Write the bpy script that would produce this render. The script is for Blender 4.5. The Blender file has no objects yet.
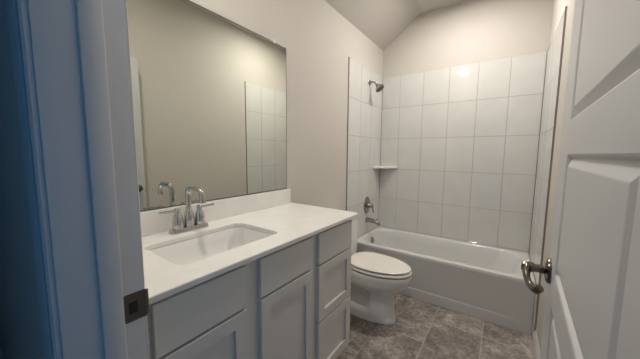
import bpy, bmesh, math, random
from mathutils import Vector, Matrix
random.seed(7)
S = bpy.context.scene
COL = S.collection
PI = math.pi

# ------------------------------------------------------------------ camera, world, exposure
def look(yaw, pitch, roll):
    y, p, r = (math.radians(a) for a in (yaw, pitch, roll))
    f = Vector((-math.sin(y)*math.cos(p), math.cos(y)*math.cos(p), -math.sin(p)))
    right = Vector((math.cos(y), math.sin(y), 0)); up = right.cross(f)
    r2 = math.cos(r)*right + math.sin(r)*up
    u2 = -math.sin(r)*right + math.cos(r)*up
    return Matrix((r2, u2, -f)).transposed().to_4x4()
cd = bpy.data.cameras.new('camera'); cam = bpy.data.objects.new('camera', cd); COL.objects.link(cam)
cam.matrix_world = Matrix.Translation((1.251, -0.232, 1.325)) @ look(35.172, 5.786, 0.413)
cd.sensor_width = 36; cd.lens = 260.4/640*36; cd.clip_start = 0.01
S.camera = cam
W_ = bpy.data.worlds.new('world'); S.world = W_; W_.use_nodes = True
bg = W_.node_tree.nodes['Background']
bg.inputs[0].default_value = (0.11, 0.45, 0.95, 1); bg.inputs[1].default_value = 0.29
S.view_settings.view_transform = 'Standard'; S.view_settings.look = 'None'
S.view_settings.gamma = 1; S.view_settings.use_curve_mapping = False
S.view_settings.exposure = 0.12
LIGHT_TUB, LIGHT_VANITY = 295.0, 590.0
LAMP_COL = (1.0, 0.945, 0.875)

# ------------------------------------------------------------------ helpers
def mat(name, col, rough=0.5, metal=0.0, spec=0.5, coat=0.0):
    m = bpy.data.materials.new(name); m.use_nodes = True
    b = m.node_tree.nodes['Principled BSDF']
    b.inputs['Base Color'].default_value = (*col, 1); b.inputs['Roughness'].default_value = rough
    b.inputs['Metallic'].default_value = metal; b.inputs['Specular IOR Level'].default_value = spec
    b.inputs['Coat Weight'].default_value = coat
    return m
def nodes(m):
    t = m.node_tree
    return t, t.nodes, t.links, t.nodes['Principled BSDF']
def add_bump(m, scale, strength, dist=0.002, detail=2.0, coord='Object'):
    t, N, L, b = nodes(m)
    tc = N.new('ShaderNodeTexCoord'); n = N.new('ShaderNodeTexNoise'); bp = N.new('ShaderNodeBump')
    n.inputs['Scale'].default_value = scale; n.inputs['Detail'].default_value = detail
    bp.inputs['Strength'].default_value = strength; bp.inputs['Distance'].default_value = dist
    L.new(tc.outputs[coord], n.inputs['Vector']); L.new(n.outputs['Fac'], bp.inputs['Height'])
    L.new(bp.outputs['Normal'], b.inputs['Normal'])
def add_mottle(m, c1, c2, scale, detail=4.0, lo=0.35, hi=0.65, coord='Object'):
    t, N, L, b = nodes(m)
    tc = N.new('ShaderNodeTexCoord'); n = N.new('ShaderNodeTexNoise'); r = N.new('ShaderNodeValToRGB')
    n.inputs['Scale'].default_value = scale; n.inputs['Detail'].default_value = detail
    r.color_ramp.elements[0].position = lo; r.color_ramp.elements[0].color = (*c1, 1)
    r.color_ramp.elements[1].position = hi; r.color_ramp.elements[1].color = (*c2, 1)
    L.new(tc.outputs[coord], n.inputs['Vector']); L.new(n.outputs['Fac'], r.inputs['Fac'])
    L.new(r.outputs['Color'], b.inputs['Base Color'])

M = {}
M['wall'] = mat('wall_paint', (0.60, 0.565, 0.52), 0.75, spec=0.25); add_bump(M['wall'], 75, 0.45, 0.005, 3)
M['ceiling'] = mat('ceiling_paint', (0.60, 0.57, 0.53), 0.85, spec=0.2); add_bump(M['ceiling'], 70, 0.5, 0.006, 3)
M['trim'] = mat('trim_paint', (0.62, 0.62, 0.62), 0.38)
M['door'] = mat('door_paint', (0.60, 0.605, 0.61), 0.36)
M['tile'] = mat('glazed_tile', (0.66, 0.655, 0.63), 0.07, spec=0.5)
add_mottle(M['tile'], (0.645, 0.64, 0.615), (0.675, 0.67, 0.645), 6.0, 5)
M['grout'] = mat('wall_grout', (0.36, 0.34, 0.31), 0.9)
M['tile_edge'] = mat('tile_edge_metal', (0.33, 0.29, 0.26), 0.45, metal=0.4)
M['fgrout'] = mat('floor_grout', (0.50, 0.46, 0.42), 0.9)
M['cab'] = mat('cabinet_paint', (0.70, 0.69, 0.66), 0.42)
M['cab_in'] = mat('cabinet_interior', (0.30, 0.30, 0.30), 0.7)
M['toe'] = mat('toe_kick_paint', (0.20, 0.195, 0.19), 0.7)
M['quartz'] = mat('quartz', (0.83, 0.815, 0.78), 0.16)
add_mottle(M['quartz'], (0.80, 0.785, 0.75), (0.85, 0.835, 0.80), 9.0, 6)
M['porcelain'] = mat('porcelain', (0.80, 0.795, 0.77), 0.10, coat=0.3)
M['plastic'] = mat('seat_plastic', (0.82, 0.79, 0.73), 0.22)
M['gap_shade'] = mat('gap_shade_black', (0.03, 0.03, 0.03), 0.8)  # black standing in for the shade in the toilet seat gaps
M['enamel'] = mat('tub_enamel', (0.67, 0.67, 0.655), 0.16)
M['chrome'] = mat('chrome', (0.58, 0.58, 0.575), 0.10, metal=1.0)
M['brushed'] = mat('brushed_chrome', (0.36, 0.355, 0.345), 0.22, metal=1.0)
M['nickel'] = mat('aged_nickel', (0.19, 0.165, 0.14), 0.25, metal=1.0)
M['bronze'] = mat('dark_bronze', (0.15, 0.125, 0.105), 0.42, metal=0.9)
M['black'] = mat('black_void', (0.012, 0.012, 0.012), 0.8)
M['mirror'] = mat('mirror_silver', (0.80, 0.825, 0.77), 0.0, metal=1.0)
M['mirror_edge'] = mat('mirror_edge', (0.10, 0.105, 0.095), 0.3, metal=0.4)
M['clip'] = mat('clear_plastic_clip', (0.80, 0.80, 0.78), 0.2)
M['nozzle'] = mat('grey_rubber_nozzles', (0.11, 0.11, 0.11), 0.6)
# floor stone: mottled taupe, a per-tile offset comes through the UVs
def stone():
    m = mat('floor_stone', (0.2, 0.18, 0.16), 0.42, spec=0.4)
    t, N, L, b = nodes(m)
    uv = N.new('ShaderNodeUVMap')
    n1 = N.new('ShaderNodeTexNoise'); n1.inputs['Scale'].default_value = 4.5; n1.inputs['Detail'].default_value = 7
    n1.inputs['Roughness'].default_value = 0.62; n1.inputs['Distortion'].default_value = 1.4
    n2 = N.new('ShaderNodeTexNoise'); n2.inputs['Scale'].default_value = 22; n2.inputs['Detail'].default_value = 5
    n2.inputs['Distortion'].default_value = 2.0
    r1 = N.new('ShaderNodeValToRGB'); e = r1.color_ramp.elements
    e[0].position = 0.34; e[0].color = (0.18, 0.152, 0.136, 1)
    e[1].position = 0.68; e[1].color = (0.46, 0.415, 0.38, 1)
    k = r1.color_ramp.elements.new(0.5); k.color = (0.285, 0.25, 0.226, 1)
    r2 = N.new('ShaderNodeValToRGB'); e = r2.color_ramp.elements
    e[0].position = 0.36; e[0].color = (0.62, 0.60, 0.58, 1); e[1].position = 0.66; e[1].color = (1.36, 1.35, 1.34, 1)
    mx = N.new('ShaderNodeMix'); mx.data_type = 'RGBA'; mx.blend_type = 'MULTIPLY'; mx.inputs['Factor'].default_value = 0.85
    L.new(uv.outputs[0], n1.inputs['Vector']); L.new(uv.outputs[0], n2.inputs['Vector'])
    L.new(n1.outputs['Fac'], r1.inputs['Fac']); L.new(n2.outputs['Fac'], r2.inputs['Fac'])
    L.new(r1.outputs['Color'], mx.inputs['A']); L.new(r2.outputs['Color'], mx.inputs['B'])
    L.new(mx.outputs['Result'], b.inputs['Base Color'])
    bp = N.new('ShaderNodeBump'); bp.inputs['Strength'].default_value = 0.25; bp.inputs['Distance'].default_value = 0.002
    L.new(n2.outputs['Fac'], bp.inputs['Height']); L.new(bp.outputs['Normal'], b.inputs['Normal'])
    return m
M['stone'] = stone()
def emitter(name, col, s):
    m = bpy.data.materials.new(name); m.use_nodes = True
    b = m.node_tree.nodes['Principled BSDF']
    b.inputs['Base Color'].default_value = (0.9, 0.9, 0.9, 1)
    b.inputs['Emission Color'].default_value = (*col, 1); b.inputs['Emission Strength'].default_value = s
    return m
M['lamp_tub'] = emitter('lamp_lens_tub', LAMP_COL, LIGHT_TUB)
M['lamp_vanity'] = emitter('lamp_lens_vanity', LAMP_COL, LIGHT_VANITY)

def BM(): return bmesh.new()
def obj(name, bm, mats, parent=None, smooth=None, loc=None):
    bmesh.ops.recalc_face_normals(bm, faces=bm.faces[:])
    me = bpy.data.meshes.new(name); bm.to_mesh(me); bm.free()
    for m in (mats if isinstance(mats, (list, tuple)) else [mats]): me.materials.append(M[m])
    o = bpy.data.objects.new(name, me); COL.objects.link(o)
    if parent: o.parent = parent
    if loc: o.location = loc
    if smooth is not None:
        me.shade_smooth()
        me.set_sharp_from_angle(angle=math.radians(smooth))
    return o
def struct(name, bm, mats, parent=None, smooth=None):
    o = obj(name, bm, mats, parent, smooth); o['kind'] = 'structure'; return o
def thing(name, label, cat, loc=(0, 0, 0), group=None):
    o = bpy.data.objects.new(name, None); COL.objects.link(o); o.location = loc
    o.empty_display_size = 0.05
    o['label'] = label; o['category'] = cat
    if group: o['group'] = group
    return o
def tag(o, label, cat):
    o['label'] = label; o['category'] = cat; return o
def box(bm, lo, hi, r=0.0, seg=2, mi=0):
    x0, y0, z0 = lo; x1, y1, z1 = hi
    v = [bm.verts.new(p) for p in ((x0,y0,z0),(x1,y0,z0),(x1,y1,z0),(x0,y1,z0),(x0,y0,z1),(x1,y0,z1),(x1,y1,z1),(x0,y1,z1))]
    fs = [bm.faces.new([v[i] for i in q]) for q in ((3,2,1,0),(4,5,6,7),(0,1,5,4),(1,2,6,5),(2,3,7,6),(3,0,4,7))]
    for f in fs: f.material_index = mi
    if r > 0:
        es = list({e for f in fs for e in f.edges})
        bmesh.ops.bevel(bm, geom=es, offset=r, segments=seg, profile=0.5, affect='EDGES', clamp_overlap=True)
    return v
def loft(bm, rings, cap0=True, cap1=True, mi=0):
    R = [[bm.verts.new(p) for p in r] for r in rings]
    n = len(R[0])
    for a, b in zip(R, R[1:]):
        for i in range(n):
            f = bm.faces.new((a[i], a[(i+1) % n], b[(i+1) % n], b[i])); f.material_index = mi
    if cap0: bm.faces.new(R[0][::-1]).material_index = mi
    if cap1: bm.faces.new(R[-1]).material_index = mi
    return R
def frame_of(d):
    d = Vector(d).normalized(); a = Vector((0, 0, 1)) if abs(d.z) < 0.9 else Vector((1, 0, 0))
    x = a.cross(d).normalized(); return x, d.cross(x)
def lathe(bm, origin, axis, prof, n=28, mi=0, caps=True):
    o = Vector(origin); d = Vector(axis).normalized(); x, y = frame_of(d)
    loft(bm, [[o + d*h + (x*math.cos(2*PI*i/n) + y*math.sin(2*PI*i/n))*max(r, 1e-4) for i in range(n)] for r, h in prof], caps, caps, mi)
def tube(bm, pts, rad, n=14, sub=6, sx=1.0, sy=1.0, sq=2.0):
    """tube through pts with a Catmull-Rom spline; sx, sy flatten the section, sq>2 squares it"""
    P = [Vector(p) for p in pts]
    R = rad if isinstance(rad, (list, tuple)) else [rad]*len(P)
    C, RR = [], []
    for i in range(len(P)-1):
        p0, p1, p2, p3 = P[max(i-1,0)], P[i], P[i+1], P[min(i+2,len(P)-1)]
        for k in range(sub):
            t = k/sub
            C.append(0.5*((2*p1)+(p2-p0)*t+(2*p0-5*p1+4*p2-p3)*t*t+(3*p1-p0-3*p2+p3)*t**3)); RR.append(R[i]+(R[i+1]-R[i])*t)
    C.append(P[-1]); RR.append(R[-1])
    x, y = frame_of(C[1]-C[0]); rings = []
    for i, c in enumerate(C):
        d = (C[min(i+1,len(C)-1)]-C[max(i-1,0)]).normalized()
        x = (x - d*x.dot(d)).normalized(); y = d.cross(x)
        ring = []
        for k in range(n):
            a = 2*PI*k/n; ca, sa = math.cos(a), math.sin(a)
            s = (abs(ca)**sq + abs(sa)**sq)**(-1/sq)
            ring.append(c + (x*ca*sx + y*sa*sy)*s*RR[i])
        rings.append(ring)
    loft(bm, rings)
def rrect(x0, x1, y0, y1, r, z, n=8):
    """rounded rectangle ring; r is one radius or four (x1y1, x0y1, x0y0, x1y0)"""
    rs = r if isinstance(r, (list, tuple)) else [r]*4
    out = []
    for k, (cx, cy, sx, sy) in enumerate(((x1,y1,-1,-1),(x0,y1,1,-1),(x0,y0,1,1),(x1,y0,-1,1))):
        q = rs[k]
        for i in range(n+1):
            a = k*PI/2 + (PI/2)*i/n
            out.append((cx+sx*q+q*math.cos(a), cy+sy*q+q*math.sin(a), z))
    return out
def plate_with_panels(bm, P, u0, u1, v0, v1, panels, rings):
    """flat plate over (u,v) with sunk panels; P(u,v,d) maps to space, rings = [(inset, depth), ...]"""
    us = sorted({u0, u1, *[p[0] for p in panels], *[p[1] for p in panels]})
    vs = sorted({v0, v1, *[p[2] for p in panels], *[p[3] for p in panels]})
    cache = {}
    def vert(u, v, d):
        k = (round(u,5), round(v,5), round(d,5))
        if k not in cache: cache[k] = bm.verts.new(P(u, v, d))
        return cache[k]
    for a, b in zip(us, us[1:]):
        for c, d in zip(vs, vs[1:]):
            if any(p[0]-1e-6 <= a and b <= p[1]+1e-6 and p[2]-1e-6 <= c and d <= p[3]+1e-6 for p in panels): continue
            bm.faces.new((vert(a,c,0), vert(b,c,0), vert(b,d,0), vert(a,d,0)))
    for (pa, pb, pc, pd) in panels:
        # split the panel border to match grid cuts is not needed: panels share full grid lines
        prev = None
        for ins, dep in [(0, 0)] + rings:
            cur = [vert(pa+ins, pc+ins, dep), vert(pb-ins, pc+ins, dep), vert(pb-ins, pd-ins, dep), vert(pa+ins, pd-ins, dep)]
            if prev:
                for i in range(4): bm.faces.new((prev[i], prev[(i+1)%4], cur[(i+1)%4], cur[i]))
            prev = cur
        bm.faces.new(prev)

# ------------------------------------------------------------------ room dimensions (metres)
W, YB, YT, HT = 1.504, 2.822, 2.134, 0.413
CZ, CLOW, CX = 2.83, 2.535, 0.406
NW = -0.137                      # hall face of the near wall
JX, HX, DTOP = 0.602, 1.352, 2.132   # door opening

# floor ------------------------------------------------------------
bm = BM()
box(bm, (-1.5, -1.5, -0.06), (2.6, YB+0.1, -0.002), mi=1)
uvl = bm.loops.layers.uv.new('UVMap')
G = 0.0022
ex = [-1.467+0.3335*k for k in range(0, 13)]
for i, (a, b) in enumerate(zip(ex, ex[1:])):
    base = 1.595 if (i % 2 == 0 and a < 1.1) else 1.912
    y = base - 0.667*5
    while y < YB:
        y0, y1 = max(y, -1.5), min(y+0.667, YB)
        if y1 - y0 > 0.01 and b <= 2.6:
            v = [bm.verts.new(p) for p in ((a+G, y0+G*1.7, 0), (b-G, y0+G*1.7, 0), (b-G, y1-G*1.7, 0), (a+G, y1-G*1.7, 0))]
            f = bm.faces.new(v); ox, oy = random.uniform(0, 40), random.uniform(0, 40)
            for l in f.loops: l[uvl].uv = (l.vert.co.x+ox, l.vert.co.y+oy)
        y += 0.667
floor = struct('floor', bm, ['stone', 'fgrout'])

# ceiling: low along the left wall, sloping up to a flat part -------
bm = BM()
prof = [(-0.1, CLOW-0.075), (CX, CZ), (W+0.1, CZ), (W+0.1, CZ+0.08), (-0.1, CZ+0.08)]
loft(bm, [[(x, y, z) for x, z in prof] for y in (-0.006, YB+0.1)])
struct('ceiling', bm, 'ceiling')
bm = BM(); box(bm, (-1.5, -1.5, CZ), (2.6, NW, CZ+0.08)); struct('ceiling_hall', bm, 'ceiling')

def wall(name, lo, hi):
    bm = BM(); box(bm, lo, hi); return struct(name, bm, 'wall')
wl = wall('wall_left', (-0.1, -0.006, 0), (0, YB+0.1, CLOW))
wr = wall('wall_right', (W, -0.006, 0), (W+0.1, YB+0.1, CZ))
bm = BM()
prof = [(0, 0), (W, 0), (W, CZ), (CX, CZ), (0, CLOW)]
loft(bm, [[(x, y, z) for x, z in prof] for y in (YB, YB+0.1)])
wb = struct('wall_back', bm, 'wall')
bm = BM()
NI = -0.006
box(bm, (-1.5, NW, 0), (JX-0.018, NI, CZ)); box(bm, (HX+0.018, NW, 0), (2.6, NI, CZ)); box(bm, (JX-0.018, NW, DTOP+0.018), (HX+0.018, NI, CZ))
struct('wall_near', bm, 'wall')
bm = BM(); box(bm, (-1.6, -1.5, 0), (-1.5, NW, CZ)); box(bm, (-1.5, -1.5, 0), (0.75, -1.4, CZ)); struct('hall_light_blocker', bm, 'wall')  # unseen walls added to block and shape the blue hall light

# glazed wall tile, each tile a slightly pillowed slab on grout -----
TW, TH, ZT, Y1 = 0.256, 0.359, 2.218, 1.996
def tile_panel(name, parent, P, us, vs):
    bm = BM(); g = 0.0016
    def slab(u0, u1, v0, v1, d0, d1, e, mi):
        lo = [bm.verts.new(P(u, v, d0)) for u, v in ((u0,v0),(u1,v0),(u1,v1),(u0,v1))]
        md = [bm.verts.new(P(u, v, d1-e)) for u, v in ((u0,v0),(u1,v0),(u1,v1),(u0,v1))]
        hi = [bm.verts.new(P(u, v, d1)) for u, v in ((u0+e,v0+e),(u1-e,v0+e),(u1-e,v1-e),(u0+e,v1-e))]
        for A, B in ((lo, md), (md, hi)):
            for i in range(4): bm.faces.new((A[i], A[(i+1)%4], B[(i+1)%4], B[i])).material_index = mi
        bm.faces.new(hi).material_index = mi
    slab(us[0], us[-1], vs[0], vs[-1], 0.0, 0.0068, 0.0002, 1)
    for a, b in zip(us, us[1:]):
        for c, d in zip(vs, vs[1:]):
            slab(a+g, b-g, c+g, d-g, 0.005, 0.009, 0.0012, 0)
    o = struct(name, bm, ['tile', 'grout'], parent); return o
vs = [0.002] + [ZT-TH*k for k in range(6, -1, -1)]
ub = [0.010] + [W-TW*k for k in range(5, 0, -1)] + [W-0.010]
us_side = [Y1, Y1+TW, Y1+2*TW, Y1+3*TW, YB-0.010]
tile_panel('tile_panel', wb, lambda u, v, d: (u, YB-d, v), ub, vs)
tile_panel('tile_panel', wl, lambda u, v, d: (d, u, v), us_side, vs)
tile_panel('tile_panel', wr, lambda u, v, d: (W-d, u, v), us_side, vs)
for par, x0, x1 in ((wl, 0.0, 0.0105), (wr, W-0.0105, W)):
    bm = BM(); box(bm, (x0, Y1-0.005, 0.0), (x1, Y1-0.0002, ZT+0.002))
    struct('tile_edge_strip', bm, 'tile_edge', par)

# baseboards --------------------------------------------------------
def baseboard(name, y0, y1, side):
    bm = BM(); prof = [(0,0),(0.014,0),(0.014,0.098),(0.011,0.112),(0.006,0.120),(0.004,0.128),(0,0.128)]
    sg = 1 if side == 'left' else -1; x = 0 if side == 'left' else W
    loft(bm, [[(x+sg*p, y, z) for p, z in prof] for y in (y0, y1)])
    struct(name, bm, 'trim', smooth=50)
baseboard('baseboard_right', 0.0, Y1-0.006, 'right')
baseboard('baseboard_left', 1.16, Y1-0.006, 'left')

# door frame: jambs, stops and casings ------------------------------
bm = BM(); t = 0.018; y0, y1 = NW-0.002, -0.0035
box(bm, (JX-t, y0, 0), (JX, y1, DTOP), 0.0015); box(bm, (HX, y0, 0), (HX+t, y1, DTOP), 0.0015)
box(bm, (JX-t, y0, DTOP), (HX+t, y1, DTOP+t), 0.0015)
box(bm, (JX, -0.081, 0), (JX+0.011, -0.043, DTOP), 0.003); box(bm, (HX-0.011, -0.081, 0), (HX, -0.043, DTOP), 0.003)
box(bm, (JX, -0.081, DTOP-0.011), (HX, -0.043, DTOP), 0.003)
jamb = struct('trim_1', bm, 'trim', smooth=40)
# strike plate on the latch jamb, with its curved lip and latch hole
st = thing('strike_plate', 'dark bronze strike plate with latch hole on the white door jamb', 'strike plate', (JX, -0.019, 0.984))
bm = BM(); T = 0.0022
def sp(x, i): return [(x, y, z) for y, z, _ in rrect(-0.024+i, 0.0145, -0.032+i, 0.032-i, (0.0005, 0.007, 0.007, 0.0005), 0, 5)]
loft(bm, [sp(0.0, 0), sp(T-0.0006, 0), sp(T, 0.0008)])
ring = []
for k, (x, y) in enumerate([(0.000, 0.014), (0.0006, 0.019), (-0.001, 0.0235), (-0.005, 0.027), (-0.012, 0.029), (-0.018, 0.0295)]):
    hh = 0.032 - (0, 0.0005, 0.002, 0.0045, 0.008, 0.011)[k]
    ring.append([(x, y, -hh), (x+T, y, -hh), (x+T, y, hh), (x, y, hh)])
loft(bm, ring)
obj('plate', bm, 'bronze', st)
bm = BM(); box(bm, (0.0005, -0.014, -0.013), (0.0025, 0.003, 0.013)); obj('latch_hole', bm, 'black', st)
for z in (-0.0215, 0.0215):
    bm = BM(); lathe(bm, (0.0018, -0.006, z), (1, 0, 0), [(0.0042, 0), (0.0038, 0.0008), (0.0015, 0.0006), (0.0, 0.0004)], 16)
    obj('screw', bm, 'bronze', st, 40)
def casing(name, side):
    bm = BM()
    # (outwards from the opening, thickness)
    prof = [(0.006,0), (0.006,0.009), (0.010,0.0125), (0.020,0.0135), (0.028,0.012), (0.036,0.016), (0.060,0.018), (0.078,0.018), (0.082,0.014), (0.082,0)]
    sg, yb = (-1, NW) if side == 'hall' else (1, 0.0)
    pts = []
    for (cx, cz, ux, uz) in ((JX, 0, -1, 0), (JX, DTOP, -1, 1), (HX, DTOP, 1, 1), (HX, 0, 1, 0)):
        pts.append([(cx+ux*o, yb+sg*tk, cz+uz*o) for o, tk in prof])
    loft(bm, pts)
    struct(name, bm, 'trim', smooth=35)
casing('trim_2', 'hall')
bm = BM(); prof = [(0.006, 0), (0.006, 0.008), (0.010, 0.0105), (0.025, 0.014), (0.070, 0.020), (0.076, 0.020), (0.076, 0)]
loft(bm, [[(JX-o, -0.006+tk, z) for o, tk in prof] for z in (0, DTOP+0.075)])
struct('trim_3', bm, 'trim')
bm = BM(); box(bm, (-1.5, NW-0.014, 0), (JX-0.082, NW, 0.128), 0.003); struct('baseboard_hall', bm, 'trim')

# door leaf, hung on the right jamb and swung into the room ---------
DW, DH, DT = 0.755, 2.115, 0.035
hinge = Vector((1.342, 0.005, 0)); free = Vector((1.378, 0.76, 0))
ang = math.atan2(free.y-hinge.y, free.x-hinge.x)
bm = BM()
tops = [0.573, 0.950, 1.327, 1.704, 2.035]
bots = [0.262, 0.650, 1.027, 1.404, 1.781]
pan = [(0.104, 0.602, b, t_) for b, t_ in zip(bots, tops)]
rg = [(0.003, -0.0015), (0.008, -0.0095), (0.010, -0.0095), (0.027, -0.0015), (0.029, -0.001)]
plate_with_panels(bm, lambda u, v, d: (u, d, v), 0, DW, 0.012, DH, pan, rg)
plate_with_panels(bm, lambda u, v, d: (u, -DT-d, v), 0, DW, 0.012, DH, pan, rg)
for a, b in (((0, 0.012), (DW, 0.012)), ((DW, 0.012), (DW, DH)), ((DW, DH), (0, DH)), ((0, DH), (0, 0.012))):
    bm.faces.new([bm.verts.new(p) for p in ((a[0],0,a[1]),(b[0],0,b[1]),(b[0],-DT,b[1]),(a[0],-DT,a[1]))])
bmesh.ops.remove_doubles(bm, verts=bm.verts[:], dist=1e-5)
door = struct('door_1', bm, 'door')
door.location = hinge; door.rotation_euler = (0, 0, ang)
for z in (0.22, 1.08, 1.93):
    bm = BM(); lathe(bm, (-0.003, -0.041, z-0.045), (0, 0, 1), [(0.006, 0), (0.0065, 0.002), (0.0065, 0.088), (0.006, 0.09)], 14)
    box(bm, (0.0, -0.0365, z-0.045), (0.03, -0.0349, z+0.045)); struct('hinge', bm, 'nickel', door, 40)
bm = BM(); box(bm, (DW-0.0002, -0.030, 0.955), (DW+0.001, -0.005, 1.015)); box(bm, (DW, -0.023, 0.975), (DW+0.010, -0.012, 0.995), 0.003)
struct('latch', bm, 'bronze', door)
for sgn, y in ((1, 0.0), (-1, -DT)):
    hs, hz = 0.698, 1.005
    bm = BM()
    lathe(bm, (hs, y, hz), (0, sgn, 0), [(0.034, 0), (0.0345, 0.003), (0.033, 0.007), (0.027, 0.010), (0.024, 0.0105), (0.0155, 0.013)], 32)
    rose = struct('lever_handle', bm, 'nickel', door, 35)
    if sgn > 0: rose['label'] = 'aged nickel lever handle with round rose'
    bm = BM(); k = sgn
    lathe(bm, (hs, y, hz), (0, k, 0), [(0.0125, 0.012), (0.0115, 0.018), (0.0115, 0.034), (0.0140, 0.038), (0.0140, 0.062), (0.0125, 0.064)], 24)
    tube(bm, [(hs+0.006, y+k*0.049, hz+0.001), (hs-0.018, y+k*0.052, hz-0.006), (hs-0.040, y+k*0.050, hz-0.019), (hs-0.066, y+k*0.042, hz-0.029), (hs-0.092, y+k*0.032, hz-0.026), (hs-0.104, y+k*0.024, hz-0.014)],
         [0.0125, 0.0115, 0.0095, 0.009, 0.0095, 0.008], 16, 8, 0.85, 1.15)
    struct('lever', bm, 'nickel', rose, 40)

# recessed ceiling lights -------------------------------------------
def can_light(loc, m, label, lr=0.078):
    t = thing('ceiling_light', label, 'ceiling light', loc, 'recessed ceiling lights')
    bm = BM(); lathe(bm, (0, 0, 0), (0, 0, -1), [(lr, 0.001), (lr, 0.0035), (0.0, 0.0045)], 24); obj('lens', bm, m, t)
    bm = BM(); n = 32; rr = [(lr+0.001, 0.0), (lr+0.026, 0.0), (lr+0.024, 0.005), (lr+0.012, 0.008), (lr+0.001, 0.006)]
    R = [[bm.verts.new((r*math.cos(2*PI*i/n), r*math.sin(2*PI*i/n), -h)) for i in range(n)] for r, h in rr]
    for a, b in zip(R, R[1:]+R[:1]):
        for i in range(n): bm.faces.new((a[i], a[(i+1)%n], b[(i+1)%n], b[i]))
    obj('trim_ring', bm, 'trim', t, 50)
can_light((0.88, 2.12, CZ), 'lamp_tub', 'round recessed ceiling light over the bathtub')
can_light((0.535, 0.27, CZ), 'lamp_vanity', 'round recessed ceiling light just inside the door beside the vanity', 0.043)

# ------------------------------------------------------------------ bathtub
tub = thing('bathtub', 'white alcove bathtub with recessed apron panel below the tiled wall', 'bathtub', (0.752, 2.478, 0))
off = Vector(tub.location)
def L(p): return Vector(p) - off
bm = BM()
x0, x1, yb = 0.0105, W-0.0105, YB-0.0105
F = YT
# apron with its sunk panel
us = [x0, 0.09, 0.13] + [0.2+0.1*k for k in range(12)] + [1.33, 1.36, 1.40, x1]
def dep(u): return 0.009*max(0.0, min(1.0, (u-0.09)/0.04, (1.40-u)/0.06))
cols = []
for u in us:
    d = dep(u)
    cols.append([bm.verts.new(L((u, F+q*d, z))) for z, q in ((0, 0), (0.078, 0), (0.082, 0.04), (0.092, 0.95), (0.10, 1), (0.22, 0.7), (HT-0.034, 0))])
for a, b in zip(cols, cols[1:]):
    for k in range(6): bm.faces.new((a[k], b[k], b[k+1], a[k+1]))
NR = 10
def full(z, r, i=0.0): return [L(p) for p in rrect(x0+i, x1-i, F-0.004+i, yb-i, r, z, NR)]
rings = [full(HT-0.034, 0.004), full(HT-0.030, 0.005), full(HT-0.008, 0.006), full(HT-0.002, 0.008, 0.003), full(HT, 0.012, 0.009)]
def basin(a, b, c, d, r, z): return [L(p) for p in rrect(a, b, c, d, r, z, NR)]
rings += [basin(0.050, 1.440, 2.193, 2.775, (0.16, 0.20, 0.15, 0.14), HT),
          basin(0.056, 1.432, 2.198, 2.770, (0.16, 0.20, 0.15, 0.14), HT-0.003),
          basin(0.062, 1.422, 2.204, 2.763, (0.16, 0.20, 0.15, 0.14), HT-0.012),
          basin(0.080, 1.380, 2.218, 2.748, (0.16, 0.18, 0.15, 0.15), HT-0.10),
          basin(0.105, 1.310, 2.240, 2.728, (0.16, 0.17, 0.15, 0.15), HT-0.22),
          basin(0.130, 1.240, 2.262, 2.705, (0.15, 0.15, 0.14, 0.14), HT-0.30),
          basin(0.165, 1.180, 2.300, 2.670, (0.12, 0.12, 0.12, 0.12), HT-0.335),
          basin(0.250, 1.090, 2.370, 2.600, 0.09, HT-0.345)]
loft(bm, rings, False, True)
o = obj('tub_body', bm, 'enamel', tub, 35)
bm = BM(); lathe(bm, L((0.082, 2.465, 0.345)), (1, 0, 0.12), [(0.036, -0.004), (0.036, 0.006), (0.033, 0.010), (0.012, 0.011), (0.010, 0.009), (0.0, 0.009)], 28)
box(bm, L((0.094, 2.461, 0.326)), L((0.102, 2.469, 0.352)), 0.002)
obj('overflow_plate', bm, 'brushed', tub, 40)
bm = BM(); lathe(bm, L((0.30, 2.485, HT-0.345)), (0, 0, 1), [(0.035, 0), (0.034, 0.004), (0.024, 0.005), (0.020, 0.012), (0.0, 0.014)], 24)
obj('drain', bm, 'brushed', tub, 40)

# shower fittings on the left tile wall ----------------------------
TX = 0.0091
sh = thing('shower_fixture', 'small chrome shower head on a bent arm high on the tiled wall', 'shower head', (TX, 2.445, 2.085))
bm = BM(); lathe(bm, (0, 0, 0), (1, 0, 0), [(0.030, 0), (0.029, 0.004), (0.022, 0.010), (0.012, 0.013)], 28); obj('flange', bm, 'brushed', sh, 40)
bm = BM(); tube(bm, [(0, 0, 0), (0.030, 0, 0.003), (0.060, 0, -0.008), (0.085, 0, -0.030)], 0.0105, 14); obj('arm', bm, 'brushed', sh, 40)
bm = BM(); ax = Vector((0.62, 0, -0.78))
lathe(bm, (0.078, 0, -0.022), ax, [(0.012, 0), (0.018, 0.006), (0.018, 0.016), (0.015, 0.020), (0.021, 0.028), (0.038, 0.046), (0.049, 0.060), (0.050, 0.073), (0.046, 0.076)], 28)
hd = obj('head', bm, 'brushed', sh, 40)
bm = BM(); lathe(bm, Vector((0.078, 0, -0.022)) + ax.normalized()*0.0758, ax, [(0.045, 0), (0.044, 0.002), (0.012, 0.003), (0.0, 0.003)], 28); obj('spray_face', bm, 'nozzle', hd, 40)

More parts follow.
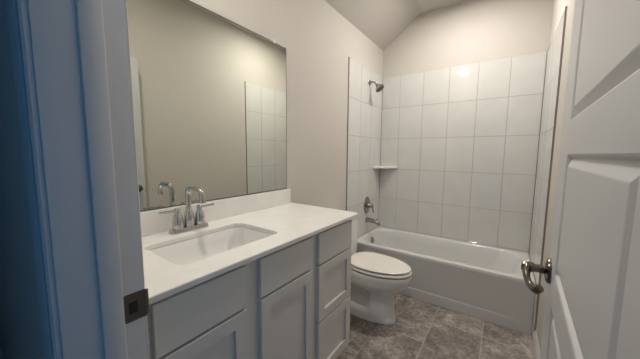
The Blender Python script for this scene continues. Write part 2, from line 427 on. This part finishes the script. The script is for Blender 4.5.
sv = thing('shower_valve', 'chrome shower valve with oval plate and lever above the tub spout', 'shower valve', (TX, 2.455, 0.742))
bm = BM(); n = 36
def oval(s, x): return [(x, 0.078*s*math.cos(2*PI*i/n), 0.098*s*math.sin(2*PI*i/n)) for i in range(n)]
loft(bm, [oval(1, 0), oval(1, 0.003), oval(0.95, 0.008), oval(0.7, 0.012)]); obj('valve_plate', bm, 'brushed', sv, 40)
bm = BM(); lathe(bm, (0.011, 0, 0.0), (1, 0, 0), [(0.032, 0), (0.030, 0.015), (0.026, 0.034), (0.022, 0.040), (0.022, 0.062), (0.018, 0.066)], 26)
tube(bm, [(0.064, 0, 0.006), (0.070, 0.004, -0.02), (0.074, 0.010, -0.055), (0.076, 0.012, -0.082)], [0.011, 0.010, 0.009, 0.008], 12, 6, 1.0, 0.7)
obj('handle', bm, 'brushed', sv, 40)

ts = thing('tub_spout', 'chrome tub spout sticking out of the tile above the tub rim', 'tub spout', (TX, 2.455, 0.572))
bm = BM(); tube(bm, [(0, 0, 0), (0.045, 0, 0.0), (0.095, 0, -0.004), (0.128, 0, -0.010), (0.146, 0, -0.022), (0.149, 0, -0.038)], [0.029, 0.026, 0.023, 0.021, 0.019, 0.017], 18, 6)
obj('spout', bm, 'brushed', ts, 45)
bm = BM(); lathe(bm, (0.130, 0, 0.006), (0, 0, 1), [(0.005, 0), (0.005, 0.016), (0.008, 0.018), (0.008, 0.026), (0.004, 0.028)], 14); obj('diverter_knob', bm, 'brushed', ts, 40)

# corner shelf
bm = BM(); n = 14; R = 0.212; cs = (0.0091, YB-0.0091)
def wedge(z, r):
    return [(cs[0], cs[1], z)] + [(cs[0]+r*math.cos(a), cs[1]-r*math.sin(a), z) for a in [PI/2*i/n for i in range(n+1)]]
def wedge2(z, r):  # flatter front edge
    out = [(cs[0], cs[1], z)]
    for i in range(n+1):
        t_ = i/n; e = 1.0 - 0.22*math.sin(PI*t_)
        a = PI/2*t_; out.append((cs[0]+r*e*math.cos(a), cs[1]-r*e*math.sin(a), z))
    return out
loft(bm, [wedge2(1.150, R-0.006), wedge2(1.153, R), wedge2(1.172, R), wedge2(1.175, R-0.004)])
tag(obj('corner_shelf', bm, 'porcelain', None, 40), 'white ceramic corner shelf in the tiled corner over the tub', 'shelf')

# ------------------------------------------------------------------ toilet
tl = thing('toilet', 'white elongated toilet with closed lid between vanity and bathtub', 'toilet', (0.0, 1.70, 0))
def egg(xb, xf, hw, z, n=40, pinch=1.0, xp=0.42, eb=2.6):
    """egg outline: squarer at the back, long ellipse at the front"""
    xm = xb + (xf-xb)*0.42; out = []
    for i in range(n):
        a = 2*PI*i/n; c, s = math.cos(a), math.sin(a)
        if c >= 0: x = xm + (xf-xm)*c; y = hw*s
        else:
            x = xm - (xm-xb)*abs(c)**(2/eb); y = hw*math.copysign(abs(s)**(2/eb), s)
        if x < xp: y *= pinch + (1-pinch)*max(0, 1-(xp-x)/0.05)
        out.append((x, y, z))
    return out
bm = BM()
loft(bm, [egg(0.21, 0.632, 0.118, 0.0, eb=3), egg(0.21, 0.632, 0.118, 0.016, eb=3), egg(0.215, 0.626, 0.111, 0.028, eb=3), egg(0.215, 0.622, 0.107, 0.045, eb=3),
          egg(0.22, 0.618, 0.104, 0.065, pinch=0.50, eb=3, xp=0.45), egg(0.22, 0.612, 0.102, 0.13, pinch=0.40, eb=3, xp=0.45), egg(0.22, 0.608, 0.101, 0.19, pinch=0.42, eb=3, xp=0.45),
          egg(0.21, 0.612, 0.106, 0.225, pinch=0.60, eb=3, xp=0.44), egg(0.20, 0.635, 0.128, 0.250, pinch=0.85), egg(0.19, 0.690, 0.160, 0.285),
          egg(0.185, 0.720, 0.175, 0.325), egg(0.18, 0.733, 0.180, 0.370), egg(0.18, 0.736, 0.182, 0.396), egg(0.185, 0.731, 0.178, 0.403), egg(0.2, 0.715, 0.163, 0.404)])
obj('bowl', bm, 'porcelain', tl, 45)
bm = BM(); loft(bm, [egg(0.250, 0.712, 0.160, 0.4045), egg(0.250, 0.712, 0.160, 0.4135)]); obj('seat_gap_shade', bm, 'gap_shade', tl)  # black filler disc, paints the shadow line under the seat
bm = BM(); loft(bm, [egg(0.234, 0.730, 0.179, 0.4135), egg(0.229, 0.736, 0.184, 0.417), egg(0.229, 0.736, 0.184, 0.425), egg(0.234, 0.730, 0.178, 0.4305)]); obj('seat', bm, 'plastic', tl, 50)
bm = BM(); loft(bm, [egg(0.250, 0.706, 0.154, 0.4305), egg(0.250, 0.706, 0.154, 0.4400)]); obj('lid_gap_shade', bm, 'gap_shade', tl)  # same black filler for the shadow line between seat and lid
bm = BM(); loft(bm, [egg(0.234, 0.722, 0.172, 0.4400), egg(0.228, 0.729, 0.178, 0.4435), egg(0.229, 0.728, 0.177, 0.450), egg(0.238, 0.716, 0.166, 0.4560), egg(0.262, 0.685, 0.14, 0.4590), egg(0.32, 0.60, 0.09, 0.4605)])
obj('lid', bm, 'plastic', tl, 50)
for s in (-1, 1):
    bm = BM(); box(bm, (0.213, s*0.075-0.024, 0.4085), (0.238, s*0.075+0.024, 0.442), 0.007, 3); obj('lid_hinge', bm, 'plastic', tl, 40)
    bm = BM(); lathe(bm, (0.36, s*0.098, 0.014), (0, 0, 1), [(0.013, 0), (0.013, 0.012), (0.010, 0.020), (0.004, 0.023)], 18); obj('bolt_cap', bm, 'porcelain', tl, 50)
bm = BM()
loft(bm, [rrect(0.025, 0.20, -0.155, 0.155, 0.03, 0.405), rrect(0.018, 0.206, -0.172, 0.165, 0.03, 0.45), rrect(0.014, 0.208, -0.180, 0.172, 0.03, 0.748)]); obj('tank', bm, 'porcelain', tl, 40)
bm = BM()
loft(bm, [rrect(0.010, 0.212, -0.182, 0.174, 0.03, 0.7485), rrect(0.008, 0.215, -0.185, 0.177, 0.03, 0.754), rrect(0.008, 0.215, -0.185, 0.177, 0.03, 0.771), rrect(0.014, 0.208, -0.178, 0.170, 0.026, 0.780)]); obj('tank_lid', bm, 'porcelain', tl, 40)
bm = BM(); lathe(bm, (0.206, -0.125, 0.70), (1, 0, 0), [(0.014, 0), (0.013, 0.006), (0.008, 0.010)], 16)
tube(bm, [(0.219, -0.125, 0.70), (0.223, -0.09, 0.697), (0.221, -0.055, 0.691)], [0.006, 0.006, 0.008], 10); obj('flush_lever', bm, 'chrome', tl, 40)

# ------------------------------------------------------------------ vanity cabinet
CD, VY0, VY1, VTOP = 0.515, 0.022, 1.128, 0.9475
vc = thing('vanity_cabinet', 'light grey shaker vanity cabinet with doors and drawers under the white countertop', 'cabinet', (0.27, 0.575, 0))
vo = Vector(vc.location)
def V3(p): return Vector(p) - vo
bm = BM()
def cb(lo, hi, r=0.0): box(bm, V3(lo), V3(hi), r)
cb((0.004, VY0, 0.118), (CD-0.018, VY0+0.016, VTOP)); cb((0.004, VY1-0.016, 0.0), (CD-0.075, VY1, VTOP)); cb((CD-0.075, VY1-0.016, 0.118), (CD-0.018, VY1, VTOP))
cb((0.004, VY0, 0.118), (CD-0.018, VY1, 0.134)); cb((0.004, VY0, 0.118), (0.012, VY1, VTOP))
# face frame
cb((CD-0.018, VY0, 0.118), (CD, VY1, VTOP))
obj('carcass', bm, 'cab', vc)
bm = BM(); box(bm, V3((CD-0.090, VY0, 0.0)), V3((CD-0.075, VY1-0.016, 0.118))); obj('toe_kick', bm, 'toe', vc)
FX0, FX1 = CD+0.0005, 0.535
def front(name, ya, yb_, za, zb, shaker):
    bm = BM()
    if shaker:
        s = 0.050
        plate_with_panels(bm, lambda u, v, d: V3((FX1+d, u, v)), ya+0.0015, yb_-0.0015, za+0.0015, zb-0.0015, [(ya+s, yb_-s, za+s, zb-s)], [(0.0015, -0.0105), (0.002, -0.0105)])
        r = [[V3(p) for p in ((x, ya+i, za+i), (x, yb_-i, za+i), (x, yb_-i, zb-i), (x, ya+i, zb-i))] for x, i in ((FX0, 0), (FX1-0.0015, 0), (FX1, 0.0015))]
        loft(bm, r, True, False); bmesh.ops.remove_doubles(bm, verts=bm.verts[:], dist=1e-5)
    else:
        box(bm, V3((FX0, ya, za)), V3((FX1, yb_, zb)), 0.0015, 1)
    return obj(name, bm, 'cab', vc)
front('false_drawer_front', 0.040, 0.339, 0.778, 0.930, False)
front('cabinet_door', 0.040, 0.339, 0.145, 0.768, True)
front('false_drawer_front', 0.405, 0.730, 0.778, 0.930, False)
front('cabinet_door', 0.405, 0.730, 0.145, 0.768, True)
front('drawer', 0.784, 1.118, 0.771, 0.930, False)
front('drawer', 0.784, 1.118, 0.465, 0.762, True)
front('drawer', 0.784, 1.118, 0.152, 0.456, True)

# countertop with backsplash ---------------------------------------
CZT, CTH, CX1, CY0, CY1 = 0.967, 0.0195, 0.555, 0.017, 1.173
SX0, SX1, SY0, SY1 = 0.148, 0.442, 0.160, 0.606
ct = thing('countertop', 'white quartz countertop with backsplash on the grey vanity', 'countertop', (0.27, 0.59, VTOP))
co = Vector(ct.location)
bm = BM()
def ringv(pts): return [bm.verts.new(p) for p in pts]
def edges(vs_): return [bm.edges.new((vs_[i], vs_[(i+1) % len(vs_)])) for i in range(len(vs_))]
orad = (0.020, 0.002, 0.002, 0.004)
hole_r = 0.036
levels = []
for z, i in ((CZT-CTH, 0.0), (CZT-0.003, 0.0), (CZT, 0.003)):
    levels.append((rrect(0.001+i*0, CX1-i, CY0+i*0, CY1-i, orad, z, 6), rrect(SX0-i*0.7, SX1+i*0.7, SY0-i*0.7, SY1+i*0.7, hole_r, z, 8)))
O = [ringv([Vector(p)-co for p in a]) for a, b in levels]; I = [ringv([Vector(p)-co for p in b]) for a, b in levels]
for RR in (O, I):
    for a, b in zip(RR, RR[1:]):
        for i in range(len(a)): bm.faces.new((a[i], a[(i+1) % len(a)], b[(i+1) % len(a)], b[i]))
for k in (0, -1):
    es = [bm.edges.get((r[i], r[(i+1) % len(r)])) for r in (O[k], I[k]) for i in range(len(r))]
    bmesh.ops.triangle_fill(bm, edges=es, use_beauty=True)
obj('slab', bm, 'quartz', ct, 30)
bm = BM(); box(bm, Vector((0.001, 0.020, CZT+0.0002))-co, Vector((0.021, 1.151, 1.071))-co, 0.002, 2); obj('backsplash', bm, 'quartz', ct)

# undermount sink ---------------------------------------------------
sk = thing('sink', 'white rectangular undermount sink set into the countertop', 'sink', ((SX0+SX1)/2, (SY0+SY1)/2, 0.80))
so = Vector(sk.location)
bm = BM()
def sr(i, z, r): return [Vector(p)-so for p in rrect(SX0+i, SX1-i, SY0+i, SY1-i, r, z, 8)]
zt = CZT-CTH-0.0006
loft(bm, [sr(-0.018, zt-0.010, 0.05), sr(-0.018, zt, 0.05), sr(-0.004, zt, 0.04), sr(0.000, zt-0.004, 0.040), sr(0.006, zt-0.05, 0.042), sr(0.014, zt-0.085, 0.045), sr(0.026, zt-0.104, 0.048), sr(0.046, zt-0.113, 0.048), sr(0.10, zt-0.118, 0.035), sr(0.13, zt-0.120, 0.010)], False, True)
# outside of the bowl
loft(bm, [sr(-0.018, zt-0.010, 0.05), sr(-0.006, zt-0.012, 0.045), sr(0.004, zt-0.095, 0.05), sr(0.05, zt-0.128, 0.05)], False, True)
obj('basin', bm, 'porcelain', sk, 50)
bm = BM(); lathe(bm, (0.0, 0, zt-0.1195-so.z), (0, 0, 1), [(0.030, 0), (0.029, 0.003), (0.022, 0.003), (0.019, 0.006), (0.0, 0.008)], 24); obj('drain', bm, 'chrome', sk, 40)

# faucet ------------------------------------------------------------
fc = thing('faucet', 'chrome two handle faucet with squared arc spout behind the sink', 'faucet', (0.080, 0.383, CZT+0.0002))
bm = BM()
loft(bm, [rrect(-0.026, 0.026, -0.088, 0.088, 0.020, 0.0), rrect(-0.026, 0.026, -0.088, 0.088, 0.020, 0.010), rrect(-0.022, 0.022, -0.084, 0.084, 0.018, 0.020), rrect(-0.014, 0.014, -0.076, 0.076, 0.012, 0.023)])
obj('base_plate', bm, 'chrome', fc, 40)
bm = BM()
lathe(bm, (0, 0, 0.021), (0, 0, 1), [(0.0235, 0), (0.0225, 0.030), (0.0195, 0.058), (0.0165, 0.066), (0.0140, 0.070)], 24)
tube(bm, [(0, 0, 0.085), (0, 0, 0.125), (0, 0, 0.165), (0.004, 0, 0.183), (0.016, 0, 0.194), (0.035, 0, 0.197), (0.075, 0, 0.197), (0.098, 0, 0.194), (0.111, 0, 0.183), (0.116, 0, 0.172), (0.118, 0, 0.152)], 0.0122, 18, 5)
obj('spout', bm, 'chrome', fc, 45)
bm = BM(); lathe(bm, (0.118, 0, 0.153), (0.03, 0, -1), [(0.0145, 0), (0.0145, 0.012), (0.011, 0.013), (0.0, 0.012)], 16); obj('aerator', bm, 'chrome', fc, 40)
for s in (-1, 1):
    y = s*0.051
    bm = BM(); lathe(bm, (0, y, 0.021), (0, 0, 1), [(0.0245, 0), (0.0245, 0.008), (0.0225, 0.030), (0.0190, 0.050), (0.0160, 0.058), (0.0130, 0.063), (0.0120, 0.070), (0.0115, 0.084), (0.008, 0.088)], 22)
    h = obj('handle', bm, 'chrome', fc, 45)
    bm = BM(); tube(bm, [(0, y-s*0.006, 0.097), (0.0, y+s*0.035, 0.099), (0.0, y+s*0.075, 0.101)], [0.0078, 0.0070, 0.0072], 12, 5, 1.0, 0.75); obj('lever', bm, 'chrome', h, 45)
bm = BM(); tube(bm, [(-0.019, 0, 0.018), (-0.019, 0, 0.075)], 0.0028, 10); lathe(bm, (-0.019, 0, 0.075), (0, 0, 1), [(0.004, 0), (0.006, 0.004), (0.006, 0.010), (0.003, 0.013)], 12); obj('lift_rod', bm, 'chrome', fc, 40)

# mirror ------------------------------------------------------------
mr = thing('mirror', 'large frameless wall mirror resting on the backsplash above the sink', 'mirror', (0.0, 0.60, 1.0715))
MY0, MY1, MZ0, MZ1 = 0.050, 1.131, 1.0722, 2.029
bm = BM()
o_ = Vector(mr.location); e = 0.0055
A = [bm.verts.new(Vector(p)-o_) for p in ((0.0005,MY0,MZ0),(0.0005,MY1,MZ0),(0.0005,MY1,MZ1),(0.0005,MY0,MZ1))]
B = [bm.verts.new(Vector(p)-o_) for p in ((0.005,MY0,MZ0),(0.005,MY1,MZ0),(0.005,MY1,MZ1),(0.005,MY0,MZ1))]
C = [bm.verts.new(Vector(p)-o_) for p in ((0.0062,MY0+e,MZ0+e),(0.0062,MY1-e,MZ0+e),(0.0062,MY1-e,MZ1-e),(0.0062,MY0+e,MZ1-e))]
bm.faces.new(A).material_index = 1; bm.faces.new(C).material_index = 0
for a, b in ((A, B), (B, C)):
    for i in range(4): bm.faces.new((a[i], a[(i+1)%4], b[(i+1)%4], b[i])).material_index = 1
obj('glass', bm, ['mirror', 'mirror_edge'], mr)
for y in (0.17, 1.017):
    bm = BM(); box(bm, Vector((0.0005, y-0.008, MZ1-0.008))-o_, Vector((0.0105, y+0.008, MZ1+0.014))-o_, 0.002); obj('mirror_clip', bm, 'clip', mr)
